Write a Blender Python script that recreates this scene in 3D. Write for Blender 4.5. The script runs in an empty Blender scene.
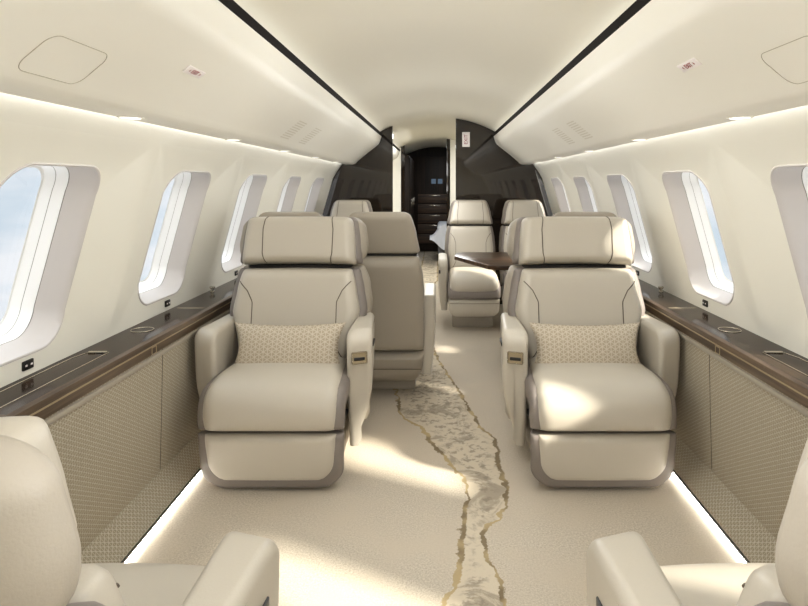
import bpy, bmesh, math
from mathutils import Vector, Matrix

C = bpy.context.scene.collection
PI = math.pi
F = 616.0; VPX, VPY = 438.5, 184.0; CAMX, CAMZ = 0.01, 1.25
YB = 6.4            # forward bulkhead
R, ZC = 1.25, 0.70  # fuselage lining circle
YA = -1.3           # aft end
YE = 11.3           # far end

def at(px, py, Y):
    return Vector((CAMX + (px-VPX)/F*Y, Y, CAMZ - (py-VPY)/F*Y))

# ---------------------------------------------------------------- materials
def srgb(r, g, b):
    def f(c):
        c /= 255.0
        return c/12.92 if c <= 0.04045 else ((c+0.055)/1.055)**2.4
    return (f(r), f(g), f(b), 1)

def new_mat(name):
    m = bpy.data.materials.new(name); m.use_nodes = True
    nt = m.node_tree; b = nt.nodes['Principled BSDF']
    return m, nt, b

def mat(name, col, rough=0.5, metal=0.0, spec=0.5, bump=0, bscale=200, emis=None, estr=0, var=0.0, coat=0):
    m, nt, b = new_mat(name)
    b.inputs['Base Color'].default_value = col
    b.inputs['Roughness'].default_value = rough
    b.inputs['Metallic'].default_value = metal
    b.inputs['Specular IOR Level'].default_value = spec
    b.inputs['Coat Weight'].default_value = coat
    b.inputs['Coat Roughness'].default_value = 0.05
    if emis:
        b.inputs['Emission Color'].default_value = emis
        b.inputs['Emission Strength'].default_value = estr
    tc = nt.nodes.new('ShaderNodeTexCoord')
    n = nt.nodes.new('ShaderNodeTexNoise'); n.inputs['Scale'].default_value = bscale; n.inputs['Detail'].default_value = 3
    nt.links.new(tc.outputs['Object'], n.inputs['Vector'])
    if var:
        mx = nt.nodes.new('ShaderNodeMix'); mx.data_type = 'RGBA'
        mx.inputs[6].default_value = [c*(1-var) for c in col[:3]]+[1]
        mx.inputs[7].default_value = [min(1, c*(1+var)) for c in col[:3]]+[1]
        nt.links.new(n.outputs['Fac'], mx.inputs[0]); nt.links.new(mx.outputs[2], b.inputs['Base Color'])
    if bump:
        bp = nt.nodes.new('ShaderNodeBump'); bp.inputs['Strength'].default_value = bump; bp.inputs['Distance'].default_value = 0.002
        nt.links.new(n.outputs['Fac'], bp.inputs['Height']); nt.links.new(bp.outputs[0], b.inputs['Normal'])
    return m

def emission(name, col, s):
    m = bpy.data.materials.new(name); m.use_nodes = True
    nt = m.node_tree; nt.nodes.clear()
    e = nt.nodes.new('ShaderNodeEmission'); e.inputs[0].default_value = col; e.inputs[1].default_value = s
    o = nt.nodes.new('ShaderNodeOutputMaterial'); nt.links.new(e.outputs[0], o.inputs[0])
    return m

def wood_mat(name, c1, c2, rough, coat, axis_scale, spec=0.5):
    m, nt, b = new_mat(name)
    tc = nt.nodes.new('ShaderNodeTexCoord'); mp = nt.nodes.new('ShaderNodeMapping')
    mp.inputs['Scale'].default_value = axis_scale
    n = nt.nodes.new('ShaderNodeTexNoise'); n.inputs['Scale'].default_value = 1; n.inputs['Detail'].default_value = 6
    n.inputs['Roughness'].default_value = 0.65
    cr = nt.nodes.new('ShaderNodeValToRGB')
    cr.color_ramp.elements[0].position = 0.35; cr.color_ramp.elements[0].color = c1
    cr.color_ramp.elements[1].position = 0.68; cr.color_ramp.elements[1].color = c2
    nt.links.new(tc.outputs['Object'], mp.inputs[0]); nt.links.new(mp.outputs[0], n.inputs['Vector'])
    nt.links.new(n.outputs['Fac'], cr.inputs[0]); nt.links.new(cr.outputs[0], b.inputs['Base Color'])
    b.inputs['Roughness'].default_value = rough
    b.inputs['Specular IOR Level'].default_value = spec
    b.inputs['Coat Weight'].default_value = coat; b.inputs['Coat Roughness'].default_value = 0.03
    return m

def weave_mat(name, base, line, cell, plane='YZ', rough=0.75, bumpd=0.0012, lw=0.22):
    """woven geometric lattice: three families of fine raised threads"""
    m, nt, b = new_mat(name); N = nt.nodes; L = nt.links
    tc = N.new('ShaderNodeTexCoord'); sp = N.new('ShaderNodeSeparateXYZ'); L.new(tc.outputs['Object'], sp.inputs[0])
    u, v = sp.outputs[plane[0]], sp.outputs[plane[1]]
    def M(op, a, c=None, d=None):
        q = N.new('ShaderNodeMath'); q.operation = op
        for i, x in enumerate((a, c, d)):
            if x is None: continue
            if isinstance(x, (int, float)): q.inputs[i].default_value = x
            else: L.new(x, q.inputs[i])
        return q.outputs[0]
    k = PI/cell; prev = None
    for ang in (0, 60, 120):
        a = math.radians(ang)
        ph = M('ADD', M('MULTIPLY', u, k*math.cos(a)), M('MULTIPLY', v, k*math.sin(a)))
        w = M('ABSOLUTE', M('SINE', ph))
        prev = w if prev is None else M('MINIMUM', prev, w)
    cr = N.new('ShaderNodeMapRange'); cr.interpolation_type = 'SMOOTHSTEP'
    cr.inputs[1].default_value = lw*0.3; cr.inputs[2].default_value = lw*1.6; L.new(prev, cr.inputs[0])
    n = N.new('ShaderNodeTexNoise'); n.inputs['Scale'].default_value = 130; L.new(tc.outputs['Object'], n.inputs['Vector'])
    f = M('MULTIPLY_ADD', n.outputs['Fac'], 0.9, -0.45)
    f2 = M('ADD', cr.outputs[0], f)
    mx = N.new('ShaderNodeMix'); mx.data_type = 'RGBA'; mx.inputs[6].default_value = line; mx.inputs[7].default_value = base
    L.new(f2, mx.inputs[0]); L.new(mx.outputs[2], b.inputs['Base Color'])
    bp = N.new('ShaderNodeBump'); bp.inputs['Strength'].default_value = 0.4; bp.inputs['Distance'].default_value = bumpd
    L.new(prev, bp.inputs['Height']); L.new(bp.outputs[0], b.inputs['Normal'])
    b.inputs['Roughness'].default_value = rough; b.inputs['Specular IOR Level'].default_value = 0.25
    return m

LEATHER = mat('cream_leather', srgb(187, 180, 167), 0.42, bump=0.12, bscale=260, var=0.02)
LEATHER_BACK = mat('stone_leather', srgb(161, 153, 140), 0.5, bump=0.15, bscale=260, var=0.02)
TRIM = mat('taupe_leather', srgb(128, 120, 114), 0.5, bump=0.15, bscale=300)
PIPING = mat('dark_piping', srgb(92, 82, 70), 0.6)
GAP = mat('dark_gap', srgb(40, 36, 32), 0.8)
CREAM = mat('cream_lining', srgb(242, 240, 230), 0.45, var=0.01, bscale=3)
BIN = mat('bin_paint', srgb(243, 240, 230), 0.42, var=0.012, bscale=3)
CEIL = mat('ceiling_lining', srgb(222, 217, 202), 0.6, var=0.015, bscale=2)
GROOVE = mat('panel_groove', srgb(182, 174, 158), 0.7)
REVEAL = mat('window_surround_plastic', srgb(206, 201, 198), 0.4)
SHADE = mat('window_shade_white', srgb(250, 250, 249), 0.4)
LINEG = mat('shade_track_grey', srgb(158, 152, 146), 0.6)
WOOD = wood_mat('espresso_wood', srgb(62, 48, 37), srgb(112, 93, 74), 0.35, 0.1, (60, 2.5, 60))
WOODTOP = wood_mat('espresso_gloss_top', srgb(44, 35, 28), srgb(70, 56, 44), 0.12, 0.0, (40, 2, 40), 0.08)
TABLEWOOD = wood_mat('table_wood', srgb(34, 25, 19), srgb(96, 73, 53), 0.3, 0.0, (4, 26, 26), 0.25)
DARK = wood_mat('bulkhead_gloss', srgb(32, 25, 20), srgb(43, 34, 27), 0.04, 0.0, (30, 30, 1.2), 0.75)
VENT = mat('air_grille_slat', srgb(224, 219, 206), 0.6)  # slats a little darker than the bin paint
DARKM = wood_mat('matt_dark_wood', srgb(30, 24, 20), srgb(50, 39, 31), 0.5, 0.0, (30, 30, 1.2), 0.2)
DARKLIP = mat('dark_lip', srgb(28, 23, 19), 0.6, spec=0.08)
METAL = mat('brushed_metal', srgb(200, 194, 182), 0.22, metal=1)
GOLD = mat('pale_gold_trim', srgb(186, 172, 145), 0.3, metal=0.7)
BLACK = mat('black_plastic', srgb(22, 20, 19), 0.4)
SIGNW = mat('sign_white', srgb(246, 240, 238), 0.5)
SIGNR = mat('sign_red', srgb(150, 30, 50), 0.5)
WEAVE = weave_mat('woven_wall_fabric', srgb(150, 141, 124), srgb(192, 185, 169), 0.0125)
PILLOW = weave_mat('geometric_pillow_fabric', srgb(170, 159, 141), srgb(198, 188, 171), 0.019, 'XZ', lw=0.3)
LINEN = mat('white_linen', srgb(225, 228, 235), 0.8)
GREYB = mat('grey_fabric', srgb(112, 112, 116), 0.9)
LED = emission('led_white', (1, 0.995, 0.985, 1), 4.2)
LEDW = emission('led_wall', (1, 0.995, 0.985, 1), 5)
LEDF = emission('led_floor', (1, 0.97, 0.91, 1), 30)
LENS = emission('lens_glow', (1, 0.96, 0.88, 1), 2.0)
SCREEN = emission('screen_glow', srgb(130, 150, 170), 0.35)

def glass_mat():
    m = bpy.data.materials.new('cabin_glass'); m.use_nodes = True
    nt = m.node_tree; nt.nodes.clear()
    t = nt.nodes.new('ShaderNodeBsdfTransparent'); t.inputs[0].default_value = (0.97, 0.98, 0.985, 1)
    g = nt.nodes.new('ShaderNodeBsdfGlossy'); g.inputs['Roughness'].default_value = 0.02
    mx = nt.nodes.new('ShaderNodeMixShader'); mx.inputs[0].default_value = 0.05
    o = nt.nodes.new('ShaderNodeOutputMaterial')
    nt.links.new(t.outputs[0], mx.inputs[1]); nt.links.new(g.outputs[0], mx.inputs[2]); nt.links.new(mx.outputs[0], o.inputs[0])
    return m
GLASS = glass_mat()

# river inlay on the carpet, traced in floor metres
RIV = [(395,459,390),(398,465,400),(400,474,415),(421,482,428),(432,497,444),(452,500,467),(465,507,486),(466,507,500),
       (463,500,518),(460,485,537),(459,489,560),(455,502,582),(441,504,604)]
def carpet_mat():
    m, nt, b = new_mat('beige_carpet')
    L = nt.links; N = nt.nodes
    tc = N.new('ShaderNodeTexCoord'); sx = N.new('ShaderNodeSeparateXYZ'); L.new(tc.outputs['Object'], sx.inputs[0])
    pts = []
    for l, r, y in RIV:
        Y = CAMZ*F/(y-VPY)
        pts.append((Y, CAMX+(l-VPX)*Y/F, CAMX+(r-VPX)*Y/F))
    pts += [(0.0, -0.12, 0.22), (0.8, -0.1, 0.2), (1.4, -0.06, 0.15), (4.3, -0.36, 0.027), (4.78, -0.40, -0.04), (5.6, -0.45, -0.16), (7.2, -0.36, -0.10), (8.0, -0.25, 0.0)]
    pts.sort()
    def curve(idx):
        mp = N.new('ShaderNodeMapRange'); mp.inputs[1].default_value = 0; mp.inputs[2].default_value = 8
        L.new(sx.outputs['Y'], mp.inputs[0])
        fc = N.new('ShaderNodeFloatCurve'); cv = fc.mapping.curves[0]
        P = [(p[0]/8, (p[idx]+1)/2) for p in pts]
        cv.points[0].location = P[0]; cv.points[1].location = P[-1]
        for q in P[1:-1]: cv.points.new(*q)
        for q in cv.points: q.handle_type = 'AUTO_CLAMPED'
        fc.mapping.update()
        L.new(mp.outputs[0], fc.inputs['Value'])
        ma = N.new('ShaderNodeMath'); ma.operation = 'MULTIPLY_ADD'; ma.inputs[1].default_value = 2; ma.inputs[2].default_value = -1
        L.new(fc.outputs[0], ma.inputs[0]); return ma.outputs[0]
    def math_(op, a, bb=None, c=None):
        q = N.new('ShaderNodeMath'); q.operation = op
        for i, v in enumerate((a, bb, c)):
            if v is None: continue
            if isinstance(v, (int, float)): q.inputs[i].default_value = v
            else: L.new(v, q.inputs[i])
        return q.outputs[0]
    def noise(scale, detail=4, rough=0.6):
        n = N.new('ShaderNodeTexNoise'); n.inputs['Scale'].default_value = scale; n.inputs['Detail'].default_value = detail
        n.inputs['Roughness'].default_value = rough; L.new(tc.outputs['Object'], n.inputs['Vector']); return n
    def mixc(f, a, bb):
        q = N.new('ShaderNodeMix'); q.data_type = 'RGBA'
        if isinstance(f, (int, float)): q.inputs[0].default_value = f
        else: L.new(f, q.inputs[0])
        for i, v in ((6, a), (7, bb)):
            if isinstance(v, tuple): q.inputs[i].default_value = v
            else: L.new(v, q.inputs[i])
        return q.outputs[2]
    def step(v, lo, hi):
        q = N.new('ShaderNodeMapRange'); q.interpolation_type = 'SMOOTHSTEP'
        q.inputs[1].default_value = lo; q.inputs[2].default_value = hi; L.new(v, q.inputs[0]); return q.outputs[0]
    left, right = curve(1), curve(2)
    n1 = noise(14, 5, 0.65)
    wob = math_('MULTIPLY_ADD', n1.outputs['Fac'], 0.07, -0.035)
    x = math_('ADD', sx.outputs['X'], wob)
    dl = math_('SUBTRACT', x, left); dr = math_('SUBTRACT', right, x)
    d = math_('MINIMUM', dl, dr)              # >0 inside
    inside = step(d, -0.004, 0.004)
    n2 = noise(4.5, 7, 0.7); n2.inputs['Distortion'].default_value = 1.6
    mott = step(n2.outputs['Fac'], 0.48, 0.60)
    n3 = noise(26, 3, 0.6)
    fine = step(n3.outputs['Fac'], 0.5, 0.62)
    base0 = mixc(step(noise(150, 3, 0.8).outputs['Fac'], 0.35, 0.65), srgb(178, 168, 152), srgb(208, 199, 184))
    base = mixc(step(noise(2.2, 3).outputs['Fac'], 0.35, 0.7), base0, srgb(198, 187, 170))
    riv0 = mixc(mott, srgb(206, 195, 175), srgb(166, 155, 138))
    cen = step(d, 0.02, 0.07)
    riv1 = mixc(math_('MULTIPLY', fine, math_('MULTIPLY', cen, 0.75)), riv0, srgb(140, 130, 116))
    col = mixc(math_('MULTIPLY', inside, 0.9), base, riv1)
    ad = math_('ABSOLUTE', math_('SUBTRACT', d, 0.004))
    wid = math_('MULTIPLY_ADD', noise(7, 3).outputs['Fac'], 0.034, -0.006)
    q = math_('DIVIDE', ad, math_('MAXIMUM', wid, 0.002))
    edge = math_('SUBTRACT', 1.0, step(q, 0.6, 1.0))
    ecol = mixc(step(noise(5, 2).outputs['Fac'], 0.42, 0.58), srgb(118, 102, 76), srgb(178, 158, 118))
    col = mixc(math_('MULTIPLY', edge, 0.85), col, ecol)
    L.new(col, b.inputs['Base Color'])
    b.inputs['Roughness'].default_value = 0.95; b.inputs['Specular IOR Level'].default_value = 0.1
    bp = N.new('ShaderNodeBump'); bp.inputs['Strength'].default_value = 0.5; bp.inputs['Distance'].default_value = 0.004
    L.new(noise(320, 2).outputs['Fac'], bp.inputs['Height']); L.new(bp.outputs[0], b.inputs['Normal'])
    return m
CARPET = carpet_mat()

# ---------------------------------------------------------------- mesh helpers
def obj(name, bm, m, parent=None, smooth=True, ang=40):
    bmesh.ops.recalc_face_normals(bm, faces=bm.faces[:])
    me = bpy.data.meshes.new(name); bm.to_mesh(me); bm.free()
    mats = m if isinstance(m, (list, tuple)) else [m]
    for q in mats: me.materials.append(q)
    if smooth:
        me.shade_smooth()
        me.set_sharp_from_angle(angle=math.radians(ang))
    o = bpy.data.objects.new(name, me); C.objects.link(o)
    if parent: o.parent = parent
    return o

def tag(o, label=None, cat=None, group=None, kind=None):
    if label: o['label'] = label
    if cat: o['category'] = cat
    if group: o['group'] = group
    if kind: o['kind'] = kind
    return o

def struct(name, bm, m, label=None, ang=40, parent=None):
    o = obj(name, bm, m, parent, ang=ang)
    if parent is None: o['kind'] = 'structure'
    if label: o['label'] = label
    return o

def thing(name, label, cat, loc=(0, 0, 0), rz=0, group=None):
    o = bpy.data.objects.new(name, None); C.objects.link(o)
    o.empty_display_size = 0.1
    o.location = loc; o.rotation_euler = (0, 0, rz)
    return tag(o, label, cat, group)

def add_box(bm, c, s, r=0.0, seg=2, M=None):
    g = bmesh.ops.create_cube(bm, size=1)
    vs = g['verts']
    bmesh.ops.scale(bm, vec=s, verts=vs)
    if r > 0:
        es = list({e for v in vs for e in v.link_edges})
        rr = bmesh.ops.bevel(bm, geom=es, offset=min(r, min(s)*0.49), segments=seg, profile=0.5, affect='EDGES')
        vs = list({v for f in rr['faces'] for v in f.verts} | {v for v in vs if v.is_valid})
    if M is not None: bmesh.ops.transform(bm, matrix=M, verts=vs)
    bmesh.ops.translate(bm, vec=c, verts=vs)
    return vs

def box_bm(c, s, r=0.0, seg=2):
    bm = bmesh.new(); add_box(bm, c, s, r, seg); return bm

def grid(bm, pts, close_u=False, close_v=False):
    """pts[i][j] -> Vector"""
    vs = [[bm.verts.new(p) for p in row] for row in pts]
    ni, nj = len(vs), len(vs[0])
    for i in range(ni if close_u else ni-1):
        for j in range(nj if close_v else nj-1):
            a, b, c, d = vs[i][j], vs[(i+1) % ni][j], vs[(i+1) % ni][(j+1) % nj], vs[i][(j+1) % nj]
            try: bm.faces.new((a, b, c, d))
            except ValueError: pass
    return vs

def tube(bm, pts, r, n=6, closed=False):
    pts = [Vector(p) for p in pts]; rows = []
    k = len(pts)
    for i, p in enumerate(pts):
        a = pts[(i-1) % k] if (closed or i > 0) else p
        b = pts[(i+1) % k] if (closed or i < k-1) else p
        t = (b-a).normalized()
        up = Vector((0, 0, 1)) if abs(t.z) < 0.9 else Vector((1, 0, 0))
        x = t.cross(up).normalized(); y = x.cross(t)
        rows.append([p + r*(math.cos(2*PI*j/n)*x + math.sin(2*PI*j/n)*y) for j in range(n)])
    vs = grid(bm, rows, close_u=closed, close_v=True)
    if not closed:
        bm.faces.new(vs[0]); bm.faces.new(vs[-1])

def tube_bm(pts, r, n=6, closed=False):
    bm = bmesh.new(); tube(bm, pts, r, n, closed); return bm

def extrude_poly(bm, pts, vec):
    a = [bm.verts.new(p) for p in pts]; b = [bm.verts.new(Vector(p)+Vector(vec)) for p in pts]
    n = len(a)
    bm.faces.new(a); bm.faces.new(b)
    for i in range(n): bm.faces.new((a[i], a[(i+1) % n], b[(i+1) % n], b[i]))

def poly_bm(pts, vec, bevel=0, seg=2):
    bm = bmesh.new(); extrude_poly(bm, pts, vec)
    if bevel:
        bmesh.ops.recalc_face_normals(bm, faces=bm.faces[:])
        bmesh.ops.bevel(bm, geom=bm.edges[:], offset=bevel, segments=seg, profile=0.5, affect='EDGES')
    return bm

def rrect(hx, hy, r, n=6):
    pts = []
    for cx, cy, a0 in ((hx-r, hy-r, 0), (-hx+r, hy-r, 90), (-hx+r, -hy+r, 180), (hx-r, -hy+r, 270)):
        for k in range(n+1):
            a = math.radians(a0+90*k/n); pts.append((cx+r*math.cos(a), cy+r*math.sin(a)))
    return pts

def interp(tab, v):
    if v <= tab[0][0]: return tab[0][1]
    for (a, x), (b, y) in zip(tab, tab[1:]):
        if v <= b:
            t = (v-a)/(b-a); t2 = t*t*(3-2*t)
            return x+(y-x)*(0.5*t+0.5*t2)
    return tab[-1][1]

def catmull(P, n=60):
    P = [Vector(p) for p in P]
    Q = [2*P[0]-P[1]]+P+[2*P[-1]-P[-2]]
    out = []
    for i in range(1, len(Q)-2):
        for k in range(n):
            t = k/n
            a, b, c, d = Q[i-1], Q[i], Q[i+1], Q[i+2]
            out.append(0.5*((2*b)+(c-a)*t+(2*a-5*b+4*c-d)*t*t+(3*b-a-3*c+d)*t**3))
    out.append(P[-1]); return out

class Pad:
    """upholstered pad along a path in the YZ plane; front side is the left-hand side of the path"""
    def __init__(s, path, w, T, B, r=0.04, rc=0.05, crown=0.01, bend=0.0, rv=None):
        s.pts = catmull([(0, y, z) for y, z in path], 24)
        L = [0.0]
        for a, b in zip(s.pts, s.pts[1:]): L.append(L[-1]+(b-a).length)
        s.cum, s.len = L, L[-1]
        s.w, s.T, s.B, s.r, s.rc, s.crown, s.bend = w, T, B, r, rc, crown, bend
        s.rv = rv if rv is not None else r
    def P(s, v):
        d = v*s.len
        for i in range(len(s.cum)-1):
            if d <= s.cum[i+1]+1e-9:
                t = (d-s.cum[i])/max(1e-9, s.cum[i+1]-s.cum[i])
                p = s.pts[i].lerp(s.pts[i+1], t)
                a = s.pts[max(0, i-1)]; b = s.pts[min(len(s.pts)-1, i+2)]
                tg = (b-a).normalized(); return p, Vector((0, -tg.z, tg.y))
        return s.pts[-1], Vector((0, -1, 0))
    def W(s, v):
        w = interp(s.w, v); d0 = v*s.len; d1 = (1-v)*s.len
        rc0, rc1 = s.rc if isinstance(s.rc, tuple) else (s.rc, s.rc)
        for d, rc in ((d0, rc0), (d1, rc1)):
            if d < rc: w -= rc-math.sqrt(max(0, rc*rc-(rc-d)**2))
        return w
    def prof(s, d, r):
        if d >= r: return 1.0
        return math.sqrt(max(0, 1-(1-d/r)**2))
    def front(s, u, v, off=0.0):
        p, n = s.P(v); w = s.W(v); W0 = interp(s.w, v)
        h = s.prof(w*(1-abs(u)), s.r)*s.prof(min(v, 1-v)*s.len, s.rv)
        x = u*w
        cr = s.crown*(1-min(1, (x/W0)**2))*(1-(2*v-1)**4)
        q = p+n*(s.T*h+cr*h+off); q.x = x
        q.y -= s.bend*(x/W0)**2*abs(1)
        return q
    def back(s, u, v):
        p, n = s.P(v); w = s.W(v); W0 = interp(s.w, v)
        h = s.prof(w*(1-abs(u)), s.r)*s.prof(min(v, 1-v)*s.len, s.rv)
        q = p-n*(s.B*h); q.x = u*w
        q.y -= s.bend*(q.x/W0)**2
        return q
    def bm(s, nu=22, nv=22):
        bm = bmesh.new()
        def dist(n, k=0.75):
            out = []
            for i in range(n+1):
                t = -1+2*i/n
                out.append(k*math.sin(PI/2*t)+(1-k)*t if 0 < i < n else t)
            return out
        us = dist(nu, 0.9); vs = [(x+1)/2 for x in dist(nv, 0.9)]
        f = grid(bm, [[s.front(u, v) for v in vs] for u in us])
        b = grid(bm, [[s.back(u, v) for v in vs] for u in us])
        bmesh.ops.remove_doubles(bm, verts=bm.verts[:], dist=0.0004)
        # join the rims
        be = [e for e in bm.edges if e.is_boundary]
        if be:
            bmesh.ops.bridge_loops(bm, edges=be) if False else None
        return bm
    def seam(s, uv, off=0.0005, n=14):
        out = []
        for (a, b) in zip(uv, uv[1:]):
            for k in range(n):
                t = k/n; out.append(s.front(a[0]+(b[0]-a[0])*t, a[1]+(b[1]-a[1])*t, off))
        out.append(s.front(uv[-1][0], uv[-1][1], off)); return out
    def seamx(s, xv, off=0.0005, n=14):
        """the same with x in metres"""
        out = []
        for (a, b) in zip(xv, xv[1:]):
            for k in range(n+1):
                t = k/n; v = a[1]+(b[1]-a[1])*t; x = a[0]+(b[0]-a[0])*t
                out.append(s.front(max(-1, min(1, x/max(1e-4, s.W(v)))), v, off))
        return out

def smoothpath(p, it=3):
    for _ in range(it):
        p = [p[0]]+[(p[i-1]+2*p[i]+p[i+1])/4 for i in range(1, len(p)-1)]+[p[-1]]
    return p

# ---------------------------------------------------------------- the club chair
def arm_bm(sgn, xo, xi, z0, z1, y0, y1, tuck, rtop=0.022, rfront=0.07, low=0.30, taper=0.0, slant=0.0):
    """padded shell arm: front-view profile swept along y, its lower edge tucked in under the seat"""
    prof = []
    h = z1-z0
    raw = [(xi, z0+h*low), (xi, z1-rtop)]
    prof += [(xi, z0+0.0)]
    for k in range(9): prof.append((xi, z0+(h-rtop)*(k+1)/9))
    for k in range(1, 6):
        a = PI-k*PI/2/5*1.0; prof.append((xi+rtop+rtop*math.cos(a), z1-rtop+rtop*math.sin(a)))
    for k in range(0, 6):
        a = PI/2-k*PI/2/5; prof.append((xo-rtop+rtop*math.cos(a), z1-rtop+rtop*math.sin(a)))
    zt = z0+h*0.62
    for k in range(1, 10):
        t = k/9; z = (z1-rtop)+(zt-(z1-rtop))*t; prof.append((xo, z))
    for k in range(1, 11):
        t = k/10; z = zt+(z0-zt)*t; prof.append((xo-tuck*t**1.8, z))
    bm = bmesh.new(); rows = []
    n = 30
    cx = (xo+xi)/2; cz = (z0+z1)/2
    for i in range(n+1):
        t = 0.5-0.5*math.cos(PI*i/n)
        y = y0+(y1-y0)*t
        d = min(y-y0, y1-y); e = 0.03
        k = 1.0 if d >= e else 0.0+math.sqrt(max(0, 1-(1-d/e)**2))
        kk = (k-1)*0.024            # edge rounding in metres
        df = y-y0
        drop = 0 if df >= rfront else (rfront-math.sqrt(max(0, rfront**2-(rfront-df)**2)))
        row = []
        for (x, z) in prof:
            ztop = z1-drop
            zz = z0+(z-z0)*(ztop-z0)/h
            xx = x
            if x > cx: xx = max(cx, x+kk-taper*t)
            else: xx = min(cx, x-kk)
            # the front edge leans back towards the foot
            lean = 0.11*((z1-zz)/h)**2
            yy = y+(lean+slant*max(0, (xx-xi)/(xo-xi)))*(1-t)
            row.append(Vector((sgn*xx, yy, zz)))
        rows.append(row)
    vs = grid(bm, rows, close_v=True)
    bm.faces.new(vs[0]); bm.faces.new(vs[-1])
    return bm

def club_chair(label, loc, rz, aisle, kf=1.0, ks=1.0, by=0.0, sw=0.0, fw=0.0):
    """aisle = +1/-1: local side carrying the control unit"""
    t = thing('club_chair', label, 'chair', loc, rz)
    Y0 = -0.40
    def p(pts): return [(y+Y0, z) for y, z in pts]
    def pb(pts, k=None):
        k = kf if k is None else k
        return [(y+Y0+by, 0.4+(z-0.4)*k if z > 0.4 else z) for y, z in pts]
    def kz(z): return 0.4+(z-0.4)*kf
    # foot rest
    g = Pad(p([(0.062, 0.012), (0.040, 0.13), (0.028, 0.247)]), [(0, 0.262), (0.35, 0.291), (1, 0.295)], 0.016, 0.06, r=0.022, rc=(0.07, 0.006), crown=0.004)
    f = obj('footrest', Pad(p([(0.058, 0.048), (0.038, 0.14), (0.022, 0.246)]), [(0, 0.236), (0.4, 0.262), (1, 0.266)], 0.024, 0.03, r=0.03, rc=(0.06, 0.004), crown=0.008, rv=0.02).bm(), LEATHER, t)
    obj('footrest_trim', g.bm(), TRIM, f)
    # seat
    s_ = Pad(p([(0.026, 0.262), (0.012, 0.34), (0.045, 0.395), (0.16, 0.418), (0.34, 0.418), (0.56, 0.412)]), [(0, 0.268), (0.3, 0.27), (0.6, 0.258), (1, 0.235)], 0.035, 0.10, r=0.05, rc=0.01, crown=0.014, rv=0.03)
    seat = obj('seat', s_.bm(24, 36), LEATHER, t)
    st = Pad(p([(0.034, 0.262), (0.03, 0.33), (0.06, 0.385), (0.16, 0.40), (0.34, 0.40), (0.56, 0.395)]), [(0, 0.296), (0.4, 0.296), (0.7, 0.283), (1, 0.262)], 0.03, 0.10, r=0.03, rc=0.01, crown=0.0, rv=0.02)
    obj('seat_trim', st.bm(24, 36), TRIM, seat)
    for sg in (-1, 1):
        obj('seam', tube_bm(smoothpath(s_.seamx([(sg*0.222, 0.76), (sg*0.205, 0.80), (sg*0.205, 0.93)])), 0.0022), PIPING, seat)
    obj('seat_gap', box_bm((0, Y0+0.16, 0.2535), (0.56, 0.21, 0.012), 0.003), GAP, t)
    obj('base', box_bm((0, Y0+0.42, 0.135), (0.50, 0.56, 0.245), 0.03, 3), LEATHER_BACK, t)
    # back rest
    bp = [(0.482, 0.40), (0.504, 0.56), (0.532, 0.72), (0.554, 0.842)]
    bw = [(0, 0.235), (0.25, 0.270), (0.56, 0.300), (0.8, 0.282), (1, 0.262)]
    b_ = Pad(pb(bp), bw, 0.075, 0.03, r=0.045, rc=0.015, crown=0.012, bend=0.035)
    back = obj('backrest', b_.bm(26, 28), LEATHER, t)
    gt = Pad(pb([(y+0.040, z-0.002) for y, z in bp]), [(v, w+0.033) for v, w in bw], 0.042, 0.04, r=0.035, rc=0.015, crown=0, bend=0.035)
    obj('backrest_trim', gt.bm(26, 28), TRIM, back)
    sh = Pad(pb([(0.60, 0.28), (0.622, 0.44), (0.645, 0.58), (0.668, 0.72), (0.69, 0.842)], ks), [(0, 0.27), (0.3, 0.31), (0.55, 0.338), (0.68, 0.346), (0.85, 0.335), (1, 0.305)], 0.09, 0.055, r=0.06, rc=0.02, crown=0, bend=0.03)
    obj('back_shell', sh.bm(26, 28), LEATHER_BACK, t)
    for sg in (-1, 1):
        obj('seam', tube_bm(smoothpath(b_.seamx([(sg*0.262, 0.86), (sg*0.222, 0.76), (sg*0.197, 0.64), (sg*0.197, 0.2), (sg*0.235, 0.06)])), 0.0022), PIPING, back)
    # head rest
    hp = [(0.575, 0.856), (0.597, 0.96), (0.622, 1.084)]
    h_ = Pad(pb(hp), [(0, 0.275-fw), (0.5, 0.268-fw), (1, 0.255-fw)], 0.085, 0.025, r=0.036, rc=(0.010, 0.03), crown=0.012, bend=0.03, rv=0.03)
    head = obj('headrest', h_.bm(28, 26), LEATHER, t)
    hg = Pad(pb([(y+0.040, z) for y, z in hp]), [(0, 0.302-fw), (0.5, 0.293-fw), (1, 0.276-fw)], 0.045, 0.03, r=0.03, rc=(0.012, 0.035), crown=0, bend=0.03, rv=0.03)
    obj('headrest_trim', hg.bm(26, 24), TRIM, head)
    hs = Pad(pb([(0.668, 0.852), (0.690, 0.96), (0.712, 1.082)], ks), [(0, 0.312+sw), (0.4, 0.322+sw), (0.75, 0.312+sw), (1, 0.288+sw)], 0.08-fw*1.6, 0.045, r=0.05, rc=(0.06, 0.05), crown=0, bend=0.03, rv=0.03)
    obj('headrest_shell', hs.bm(28, 26), LEATHER_BACK, head)
    for sg in (-1, 1):
        obj('seam', tube_bm(h_.seamx([(sg*0.155, 0.01), (sg*0.166, 0.2), (sg*0.168, 0.7), (sg*0.158, 0.985)]), 0.0022), PIPING, head)
    obj('headrest_gap_shade', box_bm((0, Y0+0.60+by, kz(0.848)), (0.50, 0.10, 0.012), 0.002), GAP, t)  # dark box standing in for the shade under the overhanging headrest
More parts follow.
